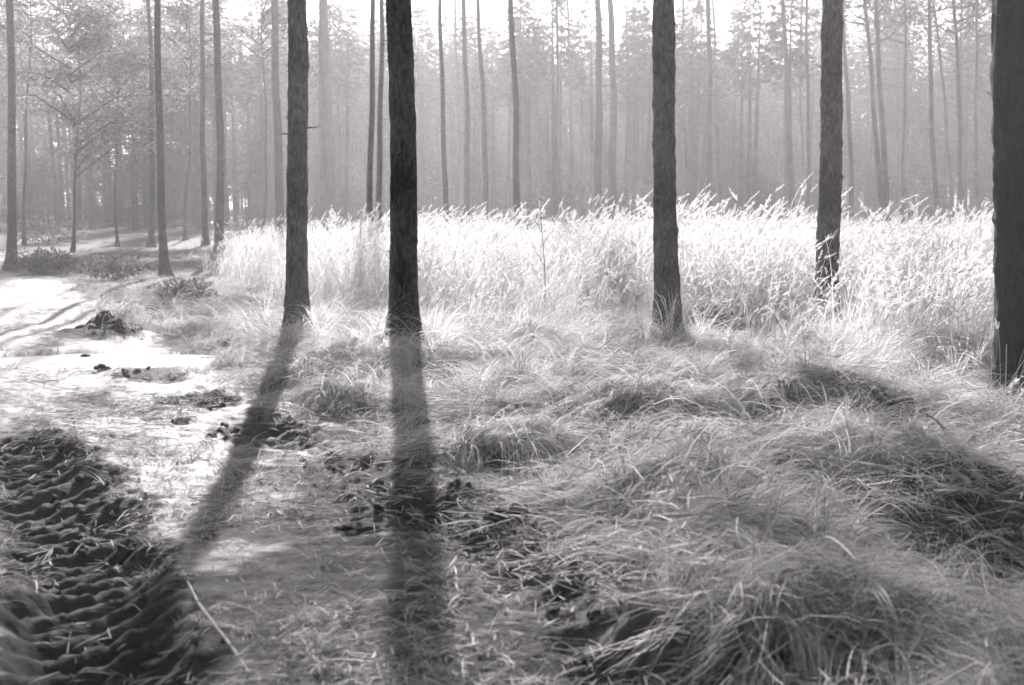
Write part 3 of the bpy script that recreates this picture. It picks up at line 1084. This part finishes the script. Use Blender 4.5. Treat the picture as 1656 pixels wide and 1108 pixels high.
TURF = [tangle_clump(400 + k, 60, 0.14, (0.06, 0.2), (0.2, 1.2), (0.5, 2.0), 1.0, 2.2, 0.006, M_TURF, 4, 0.8, 4) for k in range(6)]
n = 19000
y = 2.8 + 28 * rng.random(n) ** 2.0
x = rng.uniform(-0.6, 0.4, n) * (y + 1.0)
d1, d2 = track_q(x, y)
rutm = np.clip(1 - np.exp(-(d1 / 0.36) ** 4), 0, 1) * np.clip(1 - np.exp(-(d2 / 0.30) ** 4), 0, 1)
bare = np.clip(fbm(x * 1.3, y * 1.3, 111, 3) * 3.4 - 1.15, 0, 1)
wet = g2(x, y, PUD_C, 1.25, 0.62)
strip = (d1 > 0.2) & (d2 < -0.1) & (y > 5.0) & (y < 14)
keep = (rng.random(n) < rutm * bare * np.where(strip, 0.22, 0.8) * np.where(y < 5.2, 0.4, 1.0)) & (wet < 0.35) & (tall_ok(x, y) < 0.3)
x, y = x[keep], y[keep]
n = len(x)
sz = rng.uniform(0.6, 1.5, n) * np.clip(0.45 + (y - 3) / 9, 0.45, 1)
scatter('short_turf', TURF, np.stack([x, y, H(x, y)], -1), rot_z(rng, n, 0.1), np.stack([sz, sz, sz * 0.6], -1), rng.integers(0, 6, n),
        'short trodden grass on the track and along its verges', 'grass')
print('turf', n)

def litter_clump(seed, n=34, rad=0.22):
    rng = np.random.default_rng(seed)
    root = np.stack([rng.normal(0, rad * 0.6, n), rng.normal(0, rad * 0.6, n), rng.uniform(0.002, 0.03, n)], -1)
    Pt, d, side = arcs(rng, root, rng.normal(1.2, 0.9, n), rng.uniform(-0.1, 0.25, n), rng.uniform(0.0, 0.5, n), rng.uniform(0.03, 0.16, n), 4, 0.6)
    g = Geo()
    W = 0.0045 * rng.uniform(0.4, 1.4, n)[:, None] * np.array([0.7, 1, 0.8, 0.2])[None]
    g.add(*ribbons(Pt, W, side), 0, 8)
    return g.mesh('litter', [M_LITTER])


LIT = [litter_clump(450 + k) for k in range(6)]
n = 9000
y = 2.8 + 13 * rng.random(n) ** 1.2
x = rng.uniform(-0.56, 0.3, n) * (y + 1.0)
d1, d2 = track_q(x, y)
pr = np.clip(fbm(x * 1.7, y * 1.7, 131, 3) * 3.2 - 1.2, 0, 1) * (1 - 0.7 * np.exp(-(d1 / 0.5) ** 4)) * (1 - 0.6 * np.exp(-(d2 / 0.32) ** 4))
e = ((x - PUD_C[0]) / PUD_R[0]) ** 2 + ((y - PUD_C[1]) / PUD_R[1]) ** 2
keep = (rng.random(n) < pr * 0.75) & (e > 1.9)
x, y = x[keep], y[keep]
n = len(x)
sz = rng.uniform(0.5, 1.2, n)
scatter('straw_litter', LIT, np.stack([x, y, H(x, y)], -1), rot_z(rng, n, 0.05), np.stack([sz, sz, sz], -1), rng.integers(0, 6, n),
        'bleached straw and leaf litter trodden into the track', 'litter')

MAT = []
for k in range(5):
    rg = np.random.default_rng(470 + k)
    m_ = 60
    root = np.stack([rg.normal(0, 0.18, m_), rg.normal(0, 0.18, m_), rg.uniform(0.01, 0.12, m_)], -1)
    Pt, d_, side = arcs(rg, root, rg.normal(rg.uniform(0, 3), 0.8, m_), rg.uniform(-0.2, 0.5, m_), rg.uniform(0.0, 1.0, m_), rg.uniform(0.08, 0.36, m_), 6, 0.7)
    g = Geo()
    W = 0.0055 * rg.uniform(0.3, 1.3, m_)[:, None] * np.array([0.8, 1, 1, 0.9, 0.6, 0.2])[None]
    g.add(*ribbons(Pt, W, side), 0, 12)
    MAT.append(g.mesh('matted_straw', [M_TANGLE]))
n = 5200
y = 3.0 + 9 * rng.random(n) ** 1.1
x = rng.uniform(-0.2, 0.56, n) * (y + 0.8)
d1, d2 = track_q(x, y)
hol = np.zeros_like(x)
for c, r, k in DARKS:
    hol = np.maximum(hol, min(1, k + 0.3) * g2(x, y, (c[0], c[1] - 0.25 * r), r * 1.4, r * 1.25))
pr = np.clip((d2 - 0.25) / 0.4, 0, 1) * np.clip(fbm(x * 1.6, y * 1.6, 171, 3) * 3.0 - 1.0, 0, 1)
keep = (rng.random(n) < pr * 0.5) & (hol < 0.4)
x, y = x[keep], y[keep]
n = len(x)
sz = rng.uniform(0.5, 1.2, n)
scatter('matted_straw', MAT, np.stack([x, y, H(x, y)], -1), rot_z(rng, n, 0.12), np.stack([sz, sz, sz], -1), rng.integers(0, 5, n),
        'flattened dead straw matted over the grassy bank', 'litter')

# dark soil under the grass, the shade between blades put into its colour
hum_shade = np.clip((polydist(X, Y, RUT_FAR)[0] - 0.30) / 0.5, 0, 1) + np.clip((-polydist(X, Y, RUT_NEAR)[0] - 1.3) / 0.8, 0, 1) * 0.5 + tall_ok(X, Y)
shade_edge = poly([(330, 560), (375, 690), (270, 850), (230, 1108)])
sd, _ = polydist(X, Y, shade_edge)
earth = np.clip((sd + 0.05) / 0.25, 0, 1) * np.clip((9.5 - Y) / 1.0, 0, 1) * np.clip((Y - 2) / 0.5, 0, 1)  # dark rough earth, also painting the left trunk's shadow wider
hum_shade = np.maximum(hum_shade, earth * (0.45 + 0.55 * np.clip(fbm(X * 2.2, Y * 3.0, 143, 3) * 2.6 - 0.8, 0, 1)))
hum_shade = np.clip(hum_shade, 0, 1) * (0.55 + 0.45 * vnoise(X * 1.2, Y * 1.2, 141)) * np.clip((60 - Y) / 10, 0, 1)
a = GROUND_MESH.attributes.new('humus_shade', 'FLOAT', 'POINT')
a.data.foreach_set('value', hum_shade.astype(np.float32).ravel())

# ------------------------------------------------------------------ mud
def clod_mesh(seed, sub=3, lumps=9):
    """a torn lump of earth: ragged pieces sunk into one another"""
    import bmesh
    rg = np.random.default_rng(seed)
    VV, FF, nv = [], [], 0
    for k in range(lumps):
        bm = bmesh.new()
        bmesh.ops.create_icosphere(bm, subdivisions=sub, radius=1.0)
        V = np.array([v.co[:] for v in bm.verts])
        Fk = np.array([[v.index for v in f.verts] for f in bm.faces])
        bm.free()
        o1, o2 = rg.uniform(0, 50, 2)
        nn = fbm(V[:, 0] * 2.1 + V[:, 2] * 1.3 + o1, V[:, 1] * 2.1 - V[:, 2] * 1.2 + o2, seed + k, 4, 0.65) - 0.5
        V = V * (1 + 1.5 * nn)[:, None]
        if lumps > 1:
            r = rg.random() ** 0.6 * 0.85
            a_ = rg.uniform(0, 6.28)
            s_ = rg.uniform(0.22, 0.5) * (1.15 - 0.5 * r) * (1.0 if lumps < 40 else 0.45)
            V = V * s_ * [1, 1, rg.uniform(0.5, 0.9)] + [r * math.cos(a_), r * math.sin(a_), (1 - r) * rg.uniform(0.05, 0.45) - 0.05]
        else:
            V[:, 2] *= 0.65
        VV.append(V)
        FF.append(Fk + nv)
        nv += len(V)
    return mesh_np('clod', np.concatenate(VV), np.concatenate(FF), [M_CLOD], False)


CLODS = [clod_mesh(500 + k, 2, 1) for k in range(5)]
n = 14000
x = rng.uniform(-6, 3.5, n)
y = 2.8 + 10 * rng.random(n) ** 1.1
d1, d2 = track_q(x, y)
pr = np.exp(-((d1 - 0.0) / 0.42) ** 4) * 0.5 + np.exp(-((d2) / 0.38) ** 4) * 0.8 + g2(x, y, MOUND_C, 0.5) * 0.8
pr *= np.clip(fbm(x * 2, y * 2, 121, 3) * 3 - 1.0, 0, 1)
tn = np.zeros_like(x)
for c, r, k in TORN:
    tn = np.maximum(tn, k * g2(x, y, c, r))
pr *= np.clip(tn * 1.6 - 0.3, 0, 1) * np.where(np.abs(d1) < 0.6, 0.9, 1)
keep = rng.random(n) < pr
x, y = x[keep], y[keep]
n = len(x)
sz = 0.006 + 0.035 * rng.random(n) ** 3
scatter('mud_crumbs', CLODS, np.stack([x, y, H(x, y) + sz * 0.1], -1), rot_z(rng, n, 0.4), np.stack([sz, sz * rng.uniform(0.7, 1.2, n), sz], -1), rng.integers(0, 5, n),
        'dark crumbs of churned mud scattered in the tyre ruts', 'mud')
print('crumbs', n)

for seed, (px, py, sx, sy_, sz_, lab) in enumerate([
        (215, 836, 0.055, 0.05, 0.06, 'small dark lone clod on the pale sunlit strip between the ruts'),
        (166, 601, 0.10, 0.07, 0.06, 'dark clod at the near rim of the puddle'),
        (368, 556, 0.13, 0.10, 0.11, 'dark rounded lump beside the track, near the stub-branched trunk'),
        (290, 684, 0.10, 0.07, 0.04, 'low flat dark clod on the strip below the puddle'),
        (235, 612, 0.09, 0.06, 0.05, 'dark clod just beyond the corner of the puddle'),
        (580, 862, 0.14, 0.08, 0.05, 'flat black slab of mud in the middle of the picture foreground'),
        (140, 574, 0.08, 0.06, 0.05, 'dark clod at the far rim of the puddle under the heap'),
        (820, 858, 0.11, 0.08, 0.08, 'black torn clod among the treads beside the tangled grass')]):
    p = gp(px, py)
    o = link('mud_clod', clod_mesh(600 + seed), None, (p[0], p[1], h1(p[0], p[1]) + sz_ * 0.25), label=lab, category='clod', group='larger mud clods')
    o.scale = (sx, sy_, sz_ * 1.4)
    o.rotation_euler = (0.1, 0.2, seed * 1.3)
p = MOUND_C
o = link('earth_heap', clod_mesh(640, 2, 150), None, (p[0], p[1], h1(p[0], p[1]) - 0.08), label='dark dug-up heap of earth behind the puddle', category='heap')
o.scale = (0.40, 0.46, 0.40)

# ------------------------------------------------------------------ combed tussocks (each one a thing)
def tussock(label, px, py, rx, ry, h, n, seed, comb=None, mat=None, wisps=150):
    rng = np.random.default_rng(seed)
    c = gp(px, py)
    S = 9
    g = Geo()
    nl = max(4, n // 14)
    lk = rng.integers(0, nl, n)
    r0 = (rng.random(nl) ** 0.7 * 0.6)[lk] + rng.normal(0, 0.05, n)
    a0 = rng.uniform(0, 6.28, nl)[lk] + rng.normal(0, 0.06, n)
    u0, v0 = r0 * np.cos(a0), r0 * np.sin(a0)
    dirn = np.where(rng.random(nl)[lk] < 0.35, a0, rng.normal(comb if comb is not None else -PI / 2, 0.8, nl)[lk]) + rng.normal(0, 0.10, n)
    L = rng.uniform(0.5, 1.15, n)
    t = np.linspace(0, 1, S)[None]
    curl = (rng.normal(0, 0.6, nl)[lk] + rng.normal(0, 0.15, n))[:, None]
    ang = dirn[:, None] + curl * t
    u = u0[:, None] + np.cumsum(np.cos(ang), 1) * L[:, None] / S
    v = v0[:, None] + np.cumsum(np.sin(ang), 1) * L[:, None] / S
    r = np.hypot(u, v)
    lob = 0.25 + 1.1 * fbm(u * 1.9 + seed, v * 1.9, seed, 2)
    dome = np.clip(1 - r ** 2.2, -0.05, 1) * lob * 0.75
    wx, wy = u * rx, v * ry
    gz = H(c[0] + wx, c[1] + wy) - h1(c[0], c[1])
    z = np.maximum(gz, 0) * 0 + dome * h + np.minimum(gz, 0) * 0.5
    z = np.maximum(z, gz + 0.012)
    z = z + (rng.uniform(0, 0.07, nl)[lk] + rng.uniform(0, 0.02, n))[:, None] * np.sin(t * PI) * 1.6 + rng.normal(0, 0.005, (n, S))
    Pt = np.stack([wx, wy, z], -1)
    d = np.gradient(Pt, axis=1)
    d /= np.linalg.norm(d, axis=2)[..., None] + 1e-9
    side = np.cross(d, np.array([0, 0, 1.0]))
    side /= np.linalg.norm(side, axis=2)[..., None] + 1e-9
    W = 0.009 * rng.uniform(0.4, 1.3, n)[:, None] * np.linspace(1, 0.2, S)[None]
    g.add(*ribbons(Pt, W, side), 0, 2 * S)
    aw = rng.uniform(0, 6.28, wisps)
    rw = 0.7 * np.sqrt(rng.random(wisps))
    root = np.stack([rw * np.cos(aw) * rx, rw * np.sin(aw) * ry, 0.55 * h * (1 - rw ** 2.2) - 0.02], -1)
    Pw, dw, sw = arcs(rng, root, rng.normal(1.6, 1.3, wisps), rng.uniform(0.3, 1.2, wisps), rng.uniform(1.5, 3.0, wisps), rng.uniform(0.25, 0.75, wisps), 7, 0.8)
    g.add(*ribbons(Pw, 0.006 * np.linspace(1, 0.2, 7)[None] * np.ones((wisps, 1)), sw), 0, 14)
    me = g.mesh('grass_tussock', [mat or M_TANGLE])
    link('grass_tussock', me, None, (c[0], c[1], h1(c[0], c[1])), label=label, category='tussock', group='collapsed grass tussocks')


D = -PI / 2
for k, a_ in enumerate([
        ('pale domed tussock in the middle, combed over like hair above a dark hollow', 815, 745, 0.52, 0.42, 0.26, 800, 0.1),
        ('flat pale sweep of grass in sunlight beside the foot of the bulging trunk', 570, 655, 0.55, 0.30, 0.14, 520, PI + 0.3),
        ('shaded tussock at the foot of the stub-branched trunk', 500, 625, 0.42, 0.32, 0.20, 420, PI + 0.4),
        ('wide grey tussock behind the domed one, below the ringed trunk', 1010, 690, 0.75, 0.5, 0.30, 900, 0.2),
        ('dark-hearted tussock in the shade at the middle of the grassy bank', 1270, 690, 0.65, 0.5, 0.34, 800, D + 0.9),
        ('drooping tussock overhanging the black hollow at the picture edge', 1450, 775, 0.55, 0.40, 0.36, 800, D - 1.0),
        ('spreading fuzzy tussock in the lower middle of the grassy bank', 1110, 850, 0.60, 0.42, 0.24, 700, PI + 0.2),
        ('low matted tussock beside the torn mud treads', 960, 830, 0.40, 0.30, 0.15, 500, D - 0.4),
        ('coarse tussock in the lowest corner before the black hollow', 1500, 1010, 0.42, 0.30, 0.22, 600, D - 0.2),
        ('loose tussock at the bottom edge below the fallen pale sticks', 1230, 1050, 0.40, 0.26, 0.18, 500, D),
        ('rounded pale tussock standing before the tall grass at the grass-sunk trunk', 1310, 590, 0.60, 0.45, 0.36, 600, D),
        ('grey tussock in front of the ringed trunk', 1150, 590, 0.6, 0.4, 0.28, 500, 0.3)]):
    tussock(*a_[:7], 700 + k, a_[7])
for k, a_ in enumerate([
        ('bright swept clump of straw just beyond the foot of the bulging trunk, grass side', 745, 545, 0.70, 0.40, 0.34, 420, PI + 0.5),
        ('bright bent-over straw clump between the bulging and ringed trunks', 850, 575, 0.65, 0.40, 0.30, 380, 0.3),
        ('ragged grass hanging over the dark heap of earth behind the puddle', 190, 545, 0.42, 0.36, 0.34, 150, 0.2),
        ('bright straw fan on the track side of the bulging trunk', 585, 600, 0.55, 0.34, 0.22, 360, PI + 0.3)]):
    tussock(*a_[:7], 760 + k, a_[7], M_STRAW, 110)

feet = [at(478, HORIZON, 12.0), at(651, HORIZON, 10.9), at(1080, HORIZON, 12.0), at(1338, HORIZON, 13.4), at(1643, HORIZON, 8.2)]
fx, fy = [], []
for f_ in feet:
    for k in range(40):
        a_, r_ = rng.uniform(0, 6.28), rng.uniform(0.17, 0.55)
        fx.append(f_[0] + r_ * math.cos(a_))
        fy.append(f_[1] + r_ * math.sin(a_))
fx, fy = np.array(fx), np.array(fy)
n = len(fx)
sz = rng.uniform(0.3, 0.95, n)
scatter('grass_round_trunks', PALE, np.stack([fx, fy, H(fx, fy)], -1), rot_z(rng, n, 0.1), np.stack([sz, sz, sz], -1), rng.integers(0, 5, n),
        'bent grass growing round the feet of the dark trunks', 'grass')

# ------------------------------------------------------------------ single plumed clumps before the trunks
def plume_clump(label, px, py, dist, n, seed, h):
    me = tall_clump(seed, n, 0.16)
    p = at(px, HORIZON, dist)
    o = link('reed_clump', me, None, (p[0], dist, h1(p[0], dist)), label=label, category='reed clump', kind='thing', group='plumed clumps before the trunks')
    o.scale = (1, 1, h)


plume_clump('pale plumes standing against the foot of the ringed trunk', 1078, 500, 11.6, 7, 801, 0.62)
plume_clump('pale plumes crossing the foot of the grass-sunk trunk', 1335, 450, 12.7, 9, 802, 0.72)
plume_clump('short leaning plumes on the grass side of the ringed trunk foot', 1102, 500, 11.4, 7, 806, 0.58)
plume_clump('full nodding plumes rising above the grass beside the black trunk', 1565, 400, 10.6, 9, 803, 1.0)
plume_clump('dim plumes before the foot of the black trunk', 1630, 450, 7.2, 28, 804, 0.78)
plume_clump('few plumes where the tall grass ends beside the leaning grey trunk', 395, 400, 19.5, 8, 805, 0.95)

# ------------------------------------------------------------------ sapling, bushes, sticks
p = at(878, HORIZON, 13.2)
root = thing('sapling', 'thin bare sapling with few twigs rising from the bright grass', 'sapling', (p[0], 13.2, h1(p[0], 13.2)))
zs = np.linspace(0, 1.55, 9)
st = np.stack([0.03 * np.sin(zs * 3), 0 * zs, zs], -1)
link('stem', mesh_np('stem', *tube(st, 0.008 - 0.0045 * zs / 1.55, 6), [M_TWIG]), root)
for z, ang, L in [(0.75, 2.8, 0.35), (1.0, 0.4, 0.3), (1.15, 3.3, 0.28), (1.3, 0.1, 0.22), (1.4, 2.6, 0.2)]:
    s = np.linspace(0, 1, 5)
    tp = np.stack([math.cos(ang) * s * L * 0.6, math.sin(ang) * s * L * 0.3, s * L], -1)
    link('twig', mesh_np('twig', *tube(tp, 0.004 * (1 - 0.6 * s), 5), [M_TWIG]), root, (0.03 * math.sin(z * 3), 0, z))


def bush(label, px, py, rx, h, n, seed, mat):
    rng = np.random.default_rng(seed)
    c = gp(px, py)
    g = Geo()
    q = rng.normal(size=(n, 3))
    q /= np.linalg.norm(q, axis=1)[:, None]
    q *= (rng.random(n) ** 0.4)[:, None]
    lump = 0.7 + 0.6 * vnoise(q[:, 0] * 2.5 + 9, q[:, 2] * 2.5 + q[:, 1], seed)
    q = q * lump[:, None] * [rx, rx * 0.7, h * 0.55] + [0, 0, h * 0.5]
    q[:, 2] = np.abs(q[:, 2])
    g.add(*sprays(rng, q, rng.normal(size=(n, 3)) + [0, 0, 0.4], rng.uniform(0.06, 0.13, n), rng.uniform(0.025, 0.05, n)), 0)
    root = thing('bush', label, 'bush', (c[0], c[1], h1(c[0], c[1])), 'low dark bushes')
    link('foliage', g.mesh('foliage', [mat], False), root)
    for k in range(4):
        a = k * 1.6 + seed
        link('stem', mesh_np('stem', *tube([[0, 0, -0.03], [0.3 * rx * math.cos(a), 0.2 * rx * math.sin(a), h * 0.5], [0.6 * rx * math.cos(a), 0.4 * rx * math.sin(a), h * 0.8]], [0.012, 0.009, 0.004], 5), [M_TWIG]), root)


bush('low dark bush before the foot of the outermost grey trunk', 72, 440, 0.65, 0.45, 900, 901, M_BUSH)
bush('low dark bush between the outermost trunk and the slim crooked trunk', 190, 450, 0.6, 0.45, 800, 902, M_BUSH)
bush('low dark bush on the track bank beneath the thin grey trunk', 300, 492, 0.5, 0.30, 700, 903, M_BUSH)
bush('dark leafy bush in the gloom under the far trees behind the track', 75, 398, 1.2, 0.8, 900, 904, M_BUSH)
bush('grey leafy bush at the right foot of the ringed trunk', 1150, 545, 0.4, 0.35, 500, 905, M_BUSH)


def stick(label, p0, p1, r, seed, lift=0.02):
    a, b = gp(*p0), gp(*p1)
    s = np.linspace(0, 1, 24)
    rng = np.random.default_rng(seed)
    pts = a[None] + (b - a)[None] * s[:, None]
    pts[:, 2] = np.maximum(H(pts[:, 0], pts[:, 1]) * 0.5 + np.linspace(h1(*a[:2]), h1(*b[:2]), 24) * 0.5, 0 + H(pts[:, 0], pts[:, 1])) + lift
    ker = np.ones(7) / 7
    pts[:, 2] = np.convolve(np.pad(pts[:, 2], 3, 'edge'), ker, 'valid') + 0.008
    L = np.linalg.norm(b - a)
    nx_ = np.array([-(b - a)[1], (b - a)[0], 0]) / L
    pts += nx_[None] * (0.012 * np.sin(s * 6 + seed))[:, None]
    org = pts[0].copy()
    v, f = tube(pts - org, r * (0.75 + 0.35 * s), 8, r * 0.15 * (rng.random((24, 8)) - 0.5))
    link('fallen_stick', mesh_np('fallen_stick', v, f, [M_STICK]), None, org, label=label, category='stick', group='fallen sticks')


stick('long straight pale stick lying along the trodden strip at the bottom edge', (268, 890), (400, 1112), 0.007, 1, -0.006)
stick('short pale stick in the grass at the lower middle', (1055, 914), (1165, 926), 0.008, 2, 0.10)
stick('short pale stick in the grass near the bottom, below the other pale one', (1262, 1000), (1345, 1024), 0.008, 3, 0.08)
stick('thin pale stick propped across the black hollow', (1490, 815), (1600, 720), 0.008, 4, 0.22)

# ------------------------------------------------------------------ haze: the morning mist of the clearing
import bmesh
bm = bmesh.new()
bmesh.ops.create_cube(bm, size=1.0)
hm = bpy.data.meshes.new('haze')
bm.to_mesh(hm)
bm.free()
m, nt, out = new_mat('mist')
pvn = N(nt, 'ShaderNodeVolumePrincipled')
pvn.inputs['Color'].default_value = (0.96, 0.96, 0.96, 1)
pvn.inputs['Density'].default_value = HAZE_DENSITY
pvn.inputs['Anisotropy'].default_value = HAZE_ANISO
nt.links.new(pvn.outputs[0], out.inputs['Volume'])
hm.materials.append(m)
hz = link('haze', hm, None, (0, 710, 13.0), kind='stuff', label='pale morning mist filling the clearing and the wood', category='mist')
hz.scale = (1430, 1620, 31.0)
